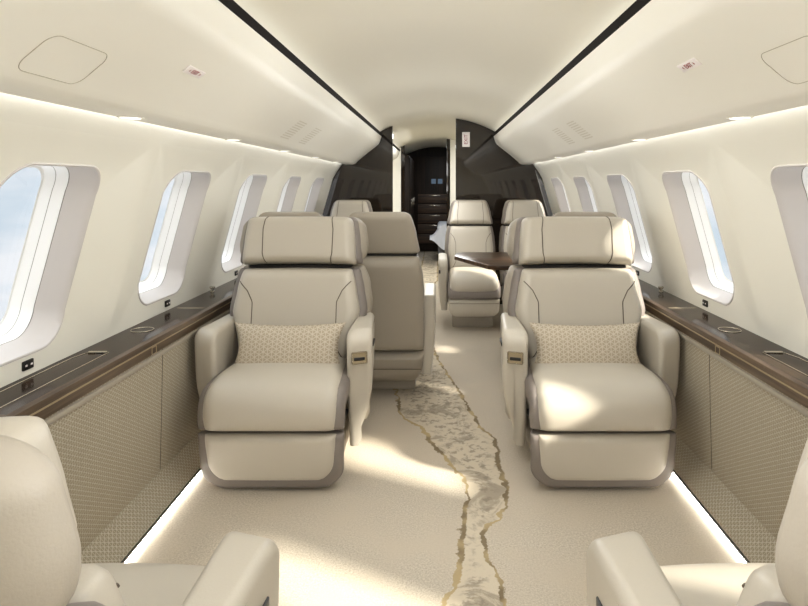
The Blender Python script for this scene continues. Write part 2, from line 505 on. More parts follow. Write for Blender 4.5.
    # arms
    for sg in (-1, 1):
        a = obj('armrest', arm_bm(sg, 0.388, 0.280, 0.085, 0.618, Y0+0.165, Y0+0.60, 0.095, taper=0.03, slant=0.04), LEATHER, t)
        if sg == aisle:
            # control unit on the front, with its metal frame
            cx = sg*0.336; cz = 0.505; yf = Y0+0.165+0.04*0.52-0.002
            Mc = Matrix.Translation((cx, yf, cz)) @ Matrix.Rotation(sg*math.atan(0.04/0.108), 4, 'Z') @ Matrix.Rotation(-0.06, 4, 'X')
            fr = rrect(0.035, 0.026, 0.006)
            bm = bmesh.new()
            ring = lambda h, w, y: [Mc @ Vector((x*w, y, z*h)) for x, z in fr]
            grid(bm, [ring(1, 1, 0.012), ring(1, 1, -0.003), ring(0.84, 0.88, -0.003), ring(0.80, 0.85, 0.006)], close_v=True)
            ctl = obj('controller', bm, METAL, a)
            bm = bmesh.new(); bm.faces.new([bm.verts.new(Mc @ Vector((x*0.88, 0.0035, z*0.85))) for x, z in fr])
            obj('controller_recess', bm, GOLD, ctl)
            bm = bmesh.new(); add_box(bm, (0.0, 0, -0.005), (0.048, 0.006, 0.013), 0.003); bmesh.ops.transform(bm, matrix=Mc, verts=bm.verts[:])
            obj('switch', bm, BLACK, ctl)
            # leaf panel with twin piping and slotted vent on the aisle face
            def onface(y, z): return Vector((sg*(0.3885-0.03*(y-Y0-0.165)/0.435), y, z))
            leaf = []
            A = [(Y0+0.57, 0.594), (Y0+0.42, 0.594), (Y0+0.30, 0.586), (Y0+0.245, 0.55), (Y0+0.26, 0.42)]
            for off in (0.0, 0.012):
                q = catmull([onface(y+off*1.2, z-off) for y, z in A], 8)
                obj('piping', tube_bm(q, 0.0009), PIPING, a)
            obj('side_slot', box_bm((sg*0.380, Y0+0.33, 0.535), (0.010, 0.085, 0.016), 0.002), BLACK, a)
    return t

# ---------------------------------------------------------------- the slimmer conference chair
def conference_chair(label, loc, rz, arms, group=None):
    t = thing('conference_chair', label, 'chair', loc, rz, group)
    Y0 = -0.45
    def p(pts): return [(y+Y0, z) for y, z in pts]
    obj('pedestal', box_bm((0.0, Y0+0.32, 0.065), (0.36, 0.19, 0.128), 0.012), LEATHER_BACK, t)
    f = obj('footrest', Pad(p([(0.07, 0.13), (0.04, 0.19), (0.03, 0.285)]), [(0, 0.19), (0.4, 0.212), (1, 0.216)], 0.02, 0.25, r=0.03, rc=(0.05, 0.01), crown=0.004).bm(), LEATHER, t)
    obj('seam', tube_bm([Vector((-0.205, Y0+0.013, 0.247)), Vector((0, Y0+0.008, 0.247)), Vector((0.205, Y0+0.013, 0.247))], 0.002), PIPING, f)
    s_ = Pad(p([(0.045, 0.345), (0.02, 0.385), (0.05, 0.44), (0.16, 0.462), (0.34, 0.46), (0.56, 0.45)]), [(0, 0.205), (1, 0.195)], 0.03, 0.10, r=0.05, rc=0.03, crown=0.016, rv=0.03)
    seat = obj('seat', s_.bm(22, 30), LEATHER, t)
    st = Pad(p([(0.03, 0.285), (0.022, 0.33), (0.06, 0.39), (0.16, 0.41), (0.34, 0.41), (0.56, 0.41)]), [(0, 0.222), (1, 0.222)], 0.03, 0.12, r=0.03, rc=0.02, crown=0.0, rv=0.02)
    obj('seat_trim', st.bm(22, 30), TRIM, seat)
    bp = [(0.575, 0.44), (0.60, 0.58), (0.635, 0.73), (0.66, 0.855)]
    bw = [(0, 0.195), (0.5, 0.215), (0.75, 0.205), (1, 0.188)]
    b_ = Pad(p(bp), bw, 0.055, 0.04, r=0.04, rc=0.012, crown=0.012)
    back = obj('backrest', b_.bm(), LEATHER, t)
    obj('backrest_trim', Pad(p([(y+0.02, z) for y, z in bp]), [(v, w+0.02) for v, w in bw], 0.05, 0.05, r=0.04, rc=0.012, crown=0).bm(), TRIM, back)
    sh = Pad(p([(0.62, 0.30), (0.655, 0.45), (0.70, 0.62), (0.745, 0.75), (0.775, 0.852)]), [(0, 0.235), (0.35, 0.24), (0.62, 0.242), (0.8, 0.235), (1, 0.216)], 0.06, 0.05, r=0.045, rc=0.015, crown=0)
    obj('back_shell', sh.bm(), LEATHER_BACK, t)
    ls = obj('lower_shell', Pad(p([(0.52, 0.15), (0.565, 0.185), (0.61, 0.292)]), [(0, 0.205), (0.4, 0.23), (1, 0.238)], 0.1, 0.065, r=0.04, rc=(0.05, 0.01), crown=0, rv=0.02).bm(), LEATHER_BACK, t)
    yb = Y0+0.66
    obj('seam', tube_bm([Vector((-0.22, yb-0.008, 0.195)), Vector((0.125, yb-0.008, 0.195)), Vector((0.125, yb-0.006, 0.25)), Vector((0.215, yb-0.012, 0.25))], 0.002), PIPING, ls)
    for sg in (-1, 1):
        obj('seam', tube_bm(smoothpath(b_.seamx([(sg*0.188, 0.83), (sg*0.155, 0.72), (sg*0.14, 0.60), (sg*0.14, 0.2), (sg*0.17, 0.06)])), 0.002), PIPING, back)
    hp = [(0.662, 0.868), (0.69, 0.97), (0.712, 1.085)]
    h_ = Pad(p(hp), [(0, 0.20), (0.5, 0.182), (1, 0.155)], 0.06, 0.03, r=0.04, rc=(0.012, 0.03), crown=0.01, rv=0.03)
    head = obj('headrest', h_.bm(), LEATHER, t)
    obj('headrest_trim', Pad(p([(y+0.02, z) for y, z in hp]), [(0, 0.216), (0.5, 0.197), (1, 0.168)], 0.055, 0.04, r=0.04, rc=(0.012, 0.03), crown=0, rv=0.03).bm(), TRIM, head)
    obj('headrest_shell', Pad(p([(0.745, 0.868), (0.778, 0.97), (0.81, 1.094)]), [(0, 0.218), (0.5, 0.198), (1, 0.168)], 0.06, 0.035, r=0.04, rc=(0.015, 0.035), crown=0, rv=0.03).bm(), LEATHER_BACK, head)
    for sg in (-1, 1):
        obj('seam', tube_bm(h_.seamx([(sg*0.118, 0.01), (sg*0.122, 0.3), (sg*0.11, 0.985)]), 0.002), PIPING, head)
    obj('headrest_gap_shade', box_bm((0, Y0+0.71, 0.861), (0.40, 0.12, 0.012), 0.002), GAP, t)  # headrest's underside shade put in as a dark strip
    for sg in arms:
        a = obj('armrest', arm_bm(sg, 0.302, 0.222, 0.15, 0.607, Y0+0.10, Y0+0.60, 0.025, rtop=0.014), LEATHER, t)
        obj('side_slot', box_bm((sg*0.29, Y0+0.104, 0.50), (0.014, 0.006, 0.03), 0.002), BLACK, a)
    return t

def lettering(body, size, parent, loc, rot=(0, 0, 0)):
    cu = bpy.data.curves.new('lettering', 'FONT'); cu.body = body; cu.size = size; cu.align_x = 'CENTER'; cu.align_y = 'CENTER'; cu.extrude = 0.0005
    to = bpy.data.objects.new('lettering_curve', cu); C.objects.link(to)
    me = bpy.data.meshes.new_from_object(to.evaluated_get(bpy.context.evaluated_depsgraph_get()))
    bpy.data.objects.remove(to); bpy.data.curves.remove(cu)
    me.materials.clear(); me.materials.append(SIGNR)
    o = bpy.data.objects.new('lettering', me); C.objects.link(o); o.parent = parent; o.location = loc; o.rotation_euler = rot
    return o

# ---------------------------------------------------------------- room shell
def arc(th, rr=R): return (rr*math.cos(th), ZC+rr*math.sin(th))
TH0 = -math.asin(ZC/R); TH1 = math.acos(0.62/R)
WH0, WH1 = math.asin((0.728-ZC)/R), math.asin((1.306-ZC)/R)   # window span on the arc
WF = [2.06+0.984*k for k in range(-2, 5)]      # forward edges of the windows
WW = 0.475

bm = bmesh.new()
xs = [-1.06, -1.0, -0.5, 0, 0.5, 1.0, 1.06]
grid(bm, [[Vector((x, y, 0)) for y in (YA-0.05, 3, 6, 9, YE+0.8)] for x in xs])
struct('floor', bm, CARPET, 'beige carpet with a marbled river inlay down the aisle')

bm = bmesh.new()
grid(bm, [[Vector((-arc(TH1+(PI-2*TH1)*i/24)[0], y, arc(TH1+(PI-2*TH1)*i/24)[1])) for y in (YA-0.05, 3, 6, YE+0.8)] for i in range(25)])
struct('ceiling', bm, CEIL, 'cream arched cabin ceiling lit from the coves')

def wall(sx, name, label):
    bm = bmesh.new()
    P = lambda y, th: Vector((sx*arc(th)[0], y, arc(th)[1]))
    ta, tb = WH0-0.055, WH1+0.09
    def strip(y0, y1, t0, t1, n):
        grid(bm, [[P(y0+(y1-y0)*i/6, t0+(t1-t0)*j/n) for j in range(n+1)] for i in range(7)])
    bays = []
    for f in WF: bays.append((f-WW-0.2545, f+0.2545, f))
    strip(YA-0.05, bays[0][0], TH0, TH1, 24)
    strip(bays[-1][1], YE+0.8, TH0, TH1, 24)
    for (a, b, f) in bays:
        strip(a, b, TH0, ta, 8); strip(a, b, tb, TH1, 8)
        cy, ct = f-WW/2, (WH0+WH1)/2; hy, ht = WW/2, (WH1-WH0)/2
        N = 72; rows = []
        loop = rrect(hy, ht*R, 0.105, 8)
        outer = []
        hb, tt, tl = (b-a)/2, (tb-ct)*R, (ta-ct)*R
        for (x, z) in loop:
            # project to the bay rectangle
            k = min((hb/abs(x)) if abs(x) > 1e-6 else 1e9, (tt/z) if z > 1e-6 else ((tl/z) if z < -1e-6 else 1e9))
            outer.append((x*k, z*k))
        # add the rectangle corners by snapping the nearest sample
        for cxr, czr in ((hb, tt), (-hb, tt), (-hb, tl), (hb, tl)):
            j = min(range(len(outer)), key=lambda q: (outer[q][0]-cxr)**2+(outer[q][1]-czr)**2)
            outer[j] = (cxr, czr)
        for k in range(7):
            t = (k/6)**1.3
            rows.append([P(cy+(x0+(x1-x0)*t), ct+(z0+(z1-z0)*t)/R) for (x0, z0), (x1, z1) in zip(loop, outer)])
        grid(bm, rows, close_v=True)
    bmesh.ops.remove_doubles(bm, verts=bm.verts[:], dist=0.0005)
    return struct(name, bm, CREAM, label, ang=30)
wall(-1, 'wall_left', 'cream curved cabin wall on the left')
wall(1, 'wall_right', 'cream curved cabin wall on the right')

def window(n, sx, f):
    cy, ct = f-WW/2, (WH0+WH1)/2; hy, hs = WW/2, (WH1-WH0)/2*R
    def ring(ins, insz, dep, rad):
        loop = rrect(hy-ins, hs-insz, rad, 8)
        return [Vector((sx*(R+dep)*math.cos(ct+z/R), cy+y, ZC+(R+dep)*math.sin(ct+z/R))) for y, z in loop]
    IN, IZ, DP = 0.092, 0.058, 0.12
    def rt(t, extra=0.0): return ring(IN*t+extra, IZ*t+extra, DP*t, 0.105-0.035*t)
    bm = bmesh.new()
    grid(bm, [ring(-0.004, -0.004, -0.001, 0.108), ring(-0.001, -0.001, -0.004, 0.106), ring(0.004, 0.004, -0.002, 0.103), rt(0.12, 0.002), rt(0.3), rt(0.55)], close_v=True)
    w = struct('window_%d' % n, bm, REVEAL, None)
    bm = bmesh.new(); grid(bm, [rt(0.55), rt(0.555, -0.003), rt(0.562, -0.003), rt(0.565)], close_v=True)
    obj('shade_track', bm, LINEG, w)
    bm = bmesh.new(); grid(bm, [rt(0.565), rt(0.79)], close_v=True); grid(bm, [rt(0.80), rt(1.0), rt(1.0, 0.008)], close_v=True)
    s = obj('shade_frame', bm, SHADE, w)
    bm = bmesh.new(); grid(bm, [rt(0.79), rt(0.793, -0.002), rt(0.797, -0.002), rt(0.80)], close_v=True)
    obj('shade_slot', bm, LINEG, s)
    bm = bmesh.new(); L = rt(0.98, 0.004); c = sum(L, Vector())/len(L)
    cv = bm.verts.new(c); vs = [bm.verts.new(q) for q in L]
    for i in range(len(vs)): bm.faces.new((vs[i], vs[(i+1) % len(vs)], cv))
    obj('pane', bm, GLASS, w)
k = 1
for sx in (-1, 1):
    for f in WF:
        window(k, sx, f); k += 1

# wall sockets under the windows
for sx, side in ((-1, 'left'), (1, 'right')):
    for i in range(4):
        y = 1.885+0.972*i
        th = math.asin((0.697-ZC)/R)
        x = sx*(R*math.cos(th)-0.003)
        ords = ['nearest', 'second', 'third', 'farthest']
        t = thing('wall_socket', 'small black socket in the %s wall, %s from the camera, below a window' % (side, ords[i]), 'socket', (x, y, 0.697), 0, 'sockets below the windows')
        obj('cover_plate', box_bm((0, 0, 0), (0.008, 0.048, 0.029), 0.003), BLACK, t)
        for dy in (-0.012, 0.012):
            obj('port', box_bm((-sx*0.004, dy, 0), (0.003, 0.009, 0.006), 0.001), SIGNW, t)

# dado with kick panel and floor light
LX, LZ, LZ0 = 1.073, 0.665, 0.600
for sx, side in ((-1, 'left'), (1, 'right')):
    bm = bmesh.new()
    prof = [(1.079, 0.60), (1.083, 0.35), (1.089, 0.125), (1.093, 0.112), (1.087, 0.100), (1.050, 0.06), (1.020, 0.022)]
    grid(bm, [[Vector((sx*x, y, z)) for x, z in prof] for y in (YA, 2, 4, YB-0.03)])
    b = struct('baseboard_%s' % side, bm, WEAVE, 'woven beige fabric dado below the %s ledge' % side)
    bm = bmesh.new(); add_box(bm, (sx*1.021, (YA+YB)/2, 0.0185), (0.012, YB-YA-0.06, 0.009))
    obj('kick_edge', bm, BLACK, b)
    bm = bmesh.new(); add_box(bm, (sx*1.0815, (YA+YB)/2, 0.588), (0.022, YB-YA-0.06, 0.018), 0.003)
    obj('rail', bm, LEATHER_BACK, b)
    for y in (0.62, 2.43, 4.2):
        obj('panel_joint', tube_bm([Vector((sx*(x-0.0005), y, z)) for x, z in prof[:3]], 0.0015), PIPING, b)
    bm = bmesh.new(); add_box(bm, (sx*1.022, (YA+YB)/2, 0.0075), (0.01, YB-YA-0.06, 0.009))
    l = obj('floor_light_strip', bm, LEDF)
    tag(l, 'glowing white floor light strip along the %s dado' % side, 'light strip')

    # ledge
    lg = thing('side_ledge', 'dark glossy wood side ledge along the %s wall under the windows' % side, 'ledge', (sx*1.15, 2.5, 0.6))
    def LO(name, bm, m, parent=lg):
        bmesh.ops.translate(bm, vec=(-sx*1.15, -2.5, -0.6), verts=bm.verts[:]); return obj(name, bm, m, parent)
    y0, y1 = YA+0.02, YB-0.03; L = y1-y0
    top = LO('worktop', poly_bm([(sx*1.085, y0, LZ), (sx*1.246, y0, LZ), (sx*1.246, y0, LZ-0.03), (sx*1.085, y0, LZ-0.03)], (0, L, 0)), WOODTOP)
    LO('front_edge', poly_bm([(sx*1.0848, y0, LZ), (sx*1.0848, y0, LZ-0.035), (sx*1.071, y0, LZ-0.026), (sx*1.071, y0, LZ-0.006)], (0, L, 0)), WOOD)
    LO('gold_trim', box_bm((sx*1.072, (y0+y1)/2, LZ-0.0285), (0.006, L, 0.005)), GOLD)
    LO('front_face', poly_bm([(sx*1.074, y0, LZ-0.031), (sx*1.076, y0, LZ0+0.002), (sx*1.10, y0, LZ0+0.002), (sx*1.10, y0, LZ-0.031)], (0, L, 0)), WOOD)
    # tray outline, cup holders, hinge line, knobs, latches
    def outline(pts, r=0.0016, m=METAL, name='tray_outline'): return LO(name, tube_bm(pts, r, closed=True), m)
    for (ya, yb) in ((0.75, 2.14),):
        pts = [Vector((sx*x, y, LZ+0.0005)) for x, y in ((1.135, ya), (1.135, yb), (1.205, yb), (1.222, yb-0.07), (1.222, ya))]
        outline(pts)
        LO('tray_handle', box_bm((sx*1.17, yb-0.006, LZ+0.003), (0.065, 0.012, 0.006), 0.003), METAL)
    for yc in (2.468, 5.2):
        ring = [Vector((sx*1.176+0.042*math.cos(a*PI/16), yc+0.042*math.sin(a*PI/16), LZ+0.001)) for a in range(32)]
        ch = LO('cup_holder', tube_bm(ring, 0.002, closed=True), METAL)
        bm = bmesh.new(); bm.faces.new([bm.verts.new(Vector((sx*1.176+0.04*math.cos(a*PI/16), yc+0.04*math.sin(a*PI/16), LZ+0.0008))) for a in range(32)])
        LO('cup_holder_lid', bm, WOODTOP)
    LO('hinge_line', tube_bm([Vector((sx*1.095, 2.906, LZ)), Vector((sx*1.222, 2.906, LZ))], 0.0012), GOLD)
    bm = bmesh.new()
    rows = []
    for z, r in ((0, 0.012), (0.004, 0.012), (0.008, 0.008), (0.016, 0.008), (0.022, 0.015), (0.028, 0.015), (0.031, 0.010)):
        rows.append([Vector((sx*1.215+r*math.cos(a*PI/8), 3.337+r*math.sin(a*PI/8), LZ+z)) for a in range(16)])
    vs = grid(bm, rows, close_v=True); bm.faces.new(vs[-1])
    LO('knob', bm, METAL)
    for yl in (2.348, 3.4):
        lt = [Vector((sx*1.0735, yl+y, 0.6165+z)) for y, z in rrect(0.018, 0.013, 0.002, 2)]
        LO('latch', tube_bm(lt, 0.0015, closed=True), GOLD)

# overhead bins with dark lip and cove lights
BP = [(0.580, 1.747), (0.592, 1.705), (0.600, 1.682), (0.612, 1.662), (0.640, 1.638), (0.727, 1.570), (0.800, 1.510), (0.832, 1.482), (0.846, 1.466), (0.860, 1.457), (0.880, 1.452), (0.955, 1.452), (0.958, 1.462)]
def bin_(sx, y0, y1, label):
    t = thing('overhead_bin', label, 'overhead bin', (sx*0.8, (y0+y1)/2, 1.45))
    off = Vector((-sx*0.8, -(y0+y1)/2, -1.45))
    def BO(name, bm, m, parent=t):
        bmesh.ops.translate(bm, vec=off, verts=bm.verts[:]); return obj(name, bm, m, parent)
    bm = bmesh.new(); grid(bm, [[Vector((sx*x, y, z)) for x, z in BP] for y in (y0, (y0+y1)/2, y1)])
    BO('bin_front', bm, BIN)
    BO('lip_trim', poly_bm([(sx*0.566, y0, 1.766), (sx*0.581, y0, 1.743), (sx*0.588, y0, 1.747), (sx*0.574, y0, 1.770)], (0, y1-y0, 0)), DARKLIP)
    return t, BO
BL = [0.0]
for (x0, z0), (x1, z1) in zip(BP, BP[1:]): BL.append(BL[-1]+math.hypot(x1-x0, z1-z0))
def bin_point(sx, y, sv, off=0.0006):
    """point on the bin skin at arc length sv from the lip"""
    for k in range(len(BP)-1):
        if sv <= BL[k+1] or k == len(BP)-2:
            t = (sv-BL[k])/(BL[k+1]-BL[k]); (x0, z0), (x1, z1) = BP[k], BP[k+1]
            nx, nz = -(z0-z1), -(x1-x0); l = math.hypot(nx, nz)
            return Vector((sx*(x0+(x1-x0)*t+nx/l*off), y, z0+(z1-z0)*t+nz/l*off))
def skin_hit(sx, px, py):
    best = None
    for k in range(len(BP)-1):
        A = Vector((sx*BP[k][0], 0, BP[k][1])); B = Vector((sx*BP[k+1][0], 0, BP[k+1][1]))
        n = Vector((-(B-A).z, 0, (B-A).x)); o = Vector((CAMX, 0, CAMZ)); d = Vector(((px-VPX)/F, 1, -(py-VPY)/F))
        dd = d.dot(n)
        if abs(dd) < 1e-9: continue
        t = (A-o).dot(n)/dd; h = o+d*t
        f = (Vector((h.x, 0, h.z))-A).dot(B-A)/(B-A).length_squared
        if t > 0 and -1e-6 <= f <= 1+1e-6 and (best is None or t < best[0]): best = (t, h.y, BL[k]+f*(B-A).length)
    return best[1], best[2]
PANEL = [skin_hit(-1, *c) for c in ((18, 68), (50, 31), (107, 54), (80, 88))]
for sx, side in ((-1, 'left'), (1, 'right')):
    y1 = YB-0.012
    t, BO = bin_(sx, YA+0.02, y1, 'long cream overhead bin on the %s with rounded lower edge and dark lip' % side)
    A = Vector((sx*0.640, 0, 1.638)); B = Vector((sx*0.727, 0, 1.570)); dv = (B-A).normalized(); nn = Vector((-sx*abs(dv.z), 0, -abs(dv.x))).normalized()
    def facep(y, sv, off=0.0006): return bin_point(sx, y, sv, off)
    ya = [v[0] for v in PANEL]; sa = [v[1] for v in PANEL]
    ym = ((ya[0]+ya[1])/2, (ya[2]+ya[3])/2); sm = ((sa[1]+sa[2])/2, (sa[0]+sa[3])/2)
    yc, hy = (ym[0]+ym[1])/2, (ym[1]-ym[0])/2
    sc, hs = (sm[0]+sm[1])/2, (sm[1]-sm[0])/2
    BO('access_panel', tube_bm([facep(yc+y, sc+q) for y, q in rrect(hy, hs, 0.03, 6)], 0.0009, closed=True), GROOVE)
    for i, yv in enumerate((3.30, 3.72)):
        bm = bmesh.new()
        for j in range(9):
            s = 0.22+0.016*j
            a = [facep(yv-0.09, s), facep(yv+0.09, s), facep(yv+0.09, s+0.007), facep(yv-0.09, s+0.007)]
            bm.faces.new([bm.verts.new(v) for v in a])
        BO('air_grille', bm, VENT)
    for i in range(6):
        y = 0.0+1.857+0.93*(i-1)
        x = sx*0.918
        bm = bmesh.new()
        rows = [[Vector((x+r*math.cos(a*PI/12), y+1.3*r*math.sin(a*PI/12), z)) for a in range(24)] for r, z in ((0.036, 1.4515), (0.034, 1.448), (0.028, 1.448))]
        grid(bm, rows, close_v=True)
        rl = BO('reading_light', bm, BIN)
        bm = bmesh.new(); bm.faces.new([bm.verts.new(Vector((x+0.028*math.cos(a*PI/12), y+1.3*0.028*math.sin(a*PI/12), 1.4488))) for a in range(24)])
        BO('lens', bm, LENS, rl)
    # white sign on the bin
    sy, ss = skin_hit(sx, *((194, 71.5) if sx < 0 else (689.5, 64.5)))
    sg = thing('exit_sign', 'small white sign with red lettering on the %s overhead bin' % side, 'sign', facep(sy, ss, 0.0025))
    ex = Vector((0, 1, 0)) if sx < 0 else Vector((0, -1, 0))
    up = -dv
    zz = ex.cross(up)
    Mx = Matrix((ex, up, zz)).transposed().to_4x4()
    sg.rotation_euler = Mx.to_euler()
    obj('sign_plate', box_bm((0, 0, 0), (0.118, 0.028, 0.004), 0.0015), SIGNW, sg)
    lettering('EXIT', 0.021, sg, (0, 0, 0.0024))
    for sgn in (-1, 1):
        bm = bmesh.new()
        bm.faces.new([bm.verts.new(Vector((sgn*a, b, 0.0025))) for a, b in ((0.040, 0), (0.032, 0.006), (0.032, -0.006))])
        obj('arrow_mark', bm, SIGNR, sg)
    bin_(sx, YB+0.05, 9.38, 'cream overhead bin on the %s beyond the dark bulkhead' % side)
    # cove and wall-wash strips
    for (a, b, where) in ((YA+0.05, YB-0.05, 'cabin'), (YB+0.06, 9.36, 'forward passage')):
        l = obj('cove_light_strip', box_bm((sx*0.612, (a+b)/2, 1.758), (0.012, b-a, 0.006)), LED)
        tag(l, 'hidden cove light strip above the %s bin lip in the %s' % (side, where), 'light strip')
        l = obj('wall_wash_strip', box_bm((sx*0.974, (a+b)/2, 1.466), (0.018, b-a, 0.005)), LEDW)
        tag(l, 'light strip between the %s wall and overhead bin in the %s' % (side, where), 'light strip')

# ---------------------------------------------------------------- bulkheads
def bulk(name, y, xa, xb, th, m, label, rad=R-0.004):
    """fills the round section between x = xa and xb"""
    pts = []
    n = 40
    lo = max(-rad, xa); hi = min(rad, xb)
    z0 = 0.001
    # outline: bottom, then the circle
    xs_top = []
    if hi >= rad-1e-6:      # right side outer
        a0 = -math.asin((ZC-z0)/rad); a1 = math.acos(lo/rad)
        pts = [Vector((lo, y, z0))]+[Vector((rad*math.cos(a0+(a1-a0)*i/n), y, ZC+rad*math.sin(a0+(a1-a0)*i/n))) for i in range(n+1)]
    elif lo <= -rad+1e-6:
        a0 = PI+math.asin((ZC-z0)/rad); a1 = math.acos(hi/rad)
        pts = [Vector((hi, y, z0))]+[Vector((rad*math.cos(a0+(a1-a0)*i/n), y, ZC+rad*math.sin(a0+(a1-a0)*i/n))) for i in range(n+1)]
    else:
        a0 = math.acos(hi/rad); a1 = math.acos(lo/rad)
        pts = [Vector((lo, y, z0)), Vector((hi, y, z0))]+[Vector((rad*math.cos(a0+(a1-a0)*i/n), y, ZC+rad*math.sin(a0+(a1-a0)*i/n))) for i in range(n+1)]
    return struct(name, poly_bm(pts, (0, th, 0)), m, label)
bulk('wall_forward_left', YB, -9, -0.468, 0.045, DARK, 'glossy dark wood bulkhead panel left of the doorway')
bulk('wall_forward_right', YB, 0.19, 9, 0.045, DARK, 'glossy dark wood bulkhead panel right of the doorway')
bulk('wall_passage_left', 9.4, -9, -0.56, 0.04, CREAM, 'cream second partition left of the passage')
bulk('trim_1', 9.385, -0.56, -0.505, 0.07, DARK, 'dark door jamb on the left of the second doorway')
bulk('wall_passage_right', 9.4, 0.185, 9, 0.04, CREAM, 'cream second partition right of the passage')
bulk('trim_2', 9.385, 0.135, 0.185, 0.07, DARK, 'dark door jamb on the right of the second doorway')
# far wall: full disc
pts = [Vector((1.249*math.cos(a), YE+0.3, ZC+1.249*math.sin(a))) for a in [(-0.594)+(PI+2*0.594)*i/48 for i in range(49)]]
struct('wall_far', poly_bm(pts, (0, 0.04, 0)), DARKM, 'dark wood wall at the far end')
pts = [Vector((1.245*math.cos(a), YA, ZC+1.245*math.sin(a))) for a in [(-0.594)+(PI+2*0.594)*i/48 for i in range(49)]]
struct('wall_aft', poly_bm(pts, (0, -0.04, 0)), CREAM, 'cream wall behind the camera')

# sign on the right bulkhead panel
s0 = at(466, 139.5, YB)
sg = thing('placard', 'white upright placard with a red line of writing on the dark right bulkhead', 'sign', (s0.x, YB-0.003, s0.z))
obj('placard_plate', box_bm((0, 0.001, 0), (0.080, 0.006, 0.155), 0.002), SIGNW, sg)
lettering('EXIT', 0.05, sg, (0, -0.0036, 0), (PI/2, -PI/2, 0))

# stateroom beyond: wardrobe, cabinet with drawers, bed
w = thing('wardrobe', 'dark wood wardrobe standing on the left beyond the second doorway', 'wardrobe', (-0.60, 10.4, 0))
obj('carcass', box_bm((0, 0, 0.85), (0.30, 1.5, 1.70), 0.01), DARKM, w)
for i in range(3):
    d = obj('door', box_bm((0.158, -0.5+0.5*i, 0.87), (0.018, 0.47, 1.60), 0.005), DARKM, w)
    obj('handle', box_bm((0.172, -0.30+0.5*i, 0.95), (0.012, 0.012, 0.12), 0.003), METAL, d)
CABD = wood_mat('cabinet_wood', srgb(46, 35, 27), srgb(88, 66, 48), 0.5, 0.0, (2, 30, 30))
cb = thing('tall_cabinet', 'dark wood tall cabinet with drawers and lit niche at the far end', 'cabinet', (-0.08, 11.35, 0))
obj('carcass', box_bm((0, 0.12, 0.88), (0.78, 0.22, 1.74), 0.01), DARKM, cb)
for i in range(5):
    d = obj('drawer', box_bm((0.02, 0.0, 0.24+0.185*i), (0.62, 0.024, 0.165), 0.004), CABD, cb)
    obj('handle', box_bm((0.02, -0.016, 0.30+0.185*i), (0.2, 0.012, 0.012), 0.003), METAL, d)
for x in (-0.02, 0.10):
    obj('display', box_bm((x+0.02, 0.004, 1.30), (0.085, 0.012, 0.09), 0.004), SCREEN, cb)
bed = thing('bed', 'bed with white linen sheet hanging over grey base beyond the doorway on the right', 'bed', (0.47, 10.5, 0))
obj('bed_base', box_bm((0, 0, 0.17), (0.94, 1.3, 0.338), 0.03, 3), GREYB, bed)
obj('mattress', box_bm((0, 0, 0.46), (0.96, 1.34, 0.24), 0.06, 4), LINEN, bed)
bm = bmesh.new(); rows = []
for i in range(25):           # drapes over the foot of the bed, its corner flaring out to the left
    u = i/24; x = -0.60+0.75*u; row = []
    e = min(1, max(0, (u-0.02)/0.30)); e = e*e*(3-2*e)
    top = 0.40+0.205*e; bot = 0.36-0.16*e
    for j in range(16):
        v = j/15
        if v < 0.4: row.append(Vector((x, -0.66+0.9*(0.4-v), top+0.01*math.sin(9*u+5*v))))
        else:
            w_ = (v-0.4)/0.6
            row.append(Vector((x, -0.690-0.02*math.sin(u*26)*w_-0.02*w_, top+(bot-top)*w_)))
    rows.append(row)
grid(bm, rows)
obj('sheet', bm, LINEN, bed)
bm = bmesh.new()
add_box(bm, (0.15, 0.35, 0.68), (0.5, 0.3, 0.13), 0.055, 4)
pw = obj('cushion', bm, GREYB); tag(pw, 'grey cushion lying on the white bed beyond the doorway', 'cushion'); pw.location = (0.40, 10.5, 0)

# ---------------------------------------------------------------- seats
CX = 0.665
club_chair('cream leather club chair on the left facing the camera, patterned pillow on it', (-CX, 2.455+0.40, 0), 0, 1)
club_chair('cream leather club chair on the right facing the camera, sunlit, patterned pillow on it', (CX+0.010, 2.455+0.40, 0), 0, -1)
club_chair('near left club chair seen from behind, cropped by the frame', (-CX, 1.345-0.40, 0), PI, -1, 0.84, 0.91, 0.095, 0.006, 0.03)
club_chair('near right club chair seen from behind, cropped by the frame', (CX, 1.345-0.40, 0), PI, 1, 0.84, 0.91, 0.095, 0.006, 0.03)

YR2 = 4.16   # front of the second row, facing forward
conference_chair('cream conference chair on the left aisle seen from behind, beside the left club chair', (-0.31, YR2-0.45, 0), PI, (-1,))
conference_chair('conference chair by the left wall, its top edge showing above the left club chair', (-0.80, YR2-0.45, 0), PI, ())
conference_chair('conference chair by the right wall, its top edge showing above the right club chair', (0.81, YR2-0.45, 0), PI, ())
YR3 = 5.15   # front of the third row, facing aft
conference_chair('cream conference chair behind the wooden table, on the right side of the aisle', (0.31, YR3+0.45, 0), 0, (-1,))
conference_chair('cream conference chair by the right wall in front of the dark bulkhead', (0.825, YR3+0.45, 0), 0, ())
conference_chair('cream conference chair by the left wall in front of the dark bulkhead', (-0.82, YR3+0.45, 0), 0, ())

# table
tb = thing('conference_table', 'dark wood table with angled end between the right conference chairs', 'table', (0.7, 4.35, 0))
TP = [(1.02, 4.72), (0.20, 4.72), (0.145, 4.66), (0.125, 4.47), (0.33, 3.96), (0.38, 3.93), (1.02, 3.93)]
obj('tabletop', poly_bm([Vector((x-0.7, y-4.35, 0.70)) for x, y in TP], (0, 0, 0.028), 0.004), TABLEWOOD, tb)
obj('table_leg', box_bm((0.22, 0.33, 0.349), (0.20, 0.05, 0.698), 0.006), WOOD, tb)
obj('table_foot', box_bm((0.22, 0.33, 0.012), (0.30, 0.12, 0.022), 0.006), METAL, tb)

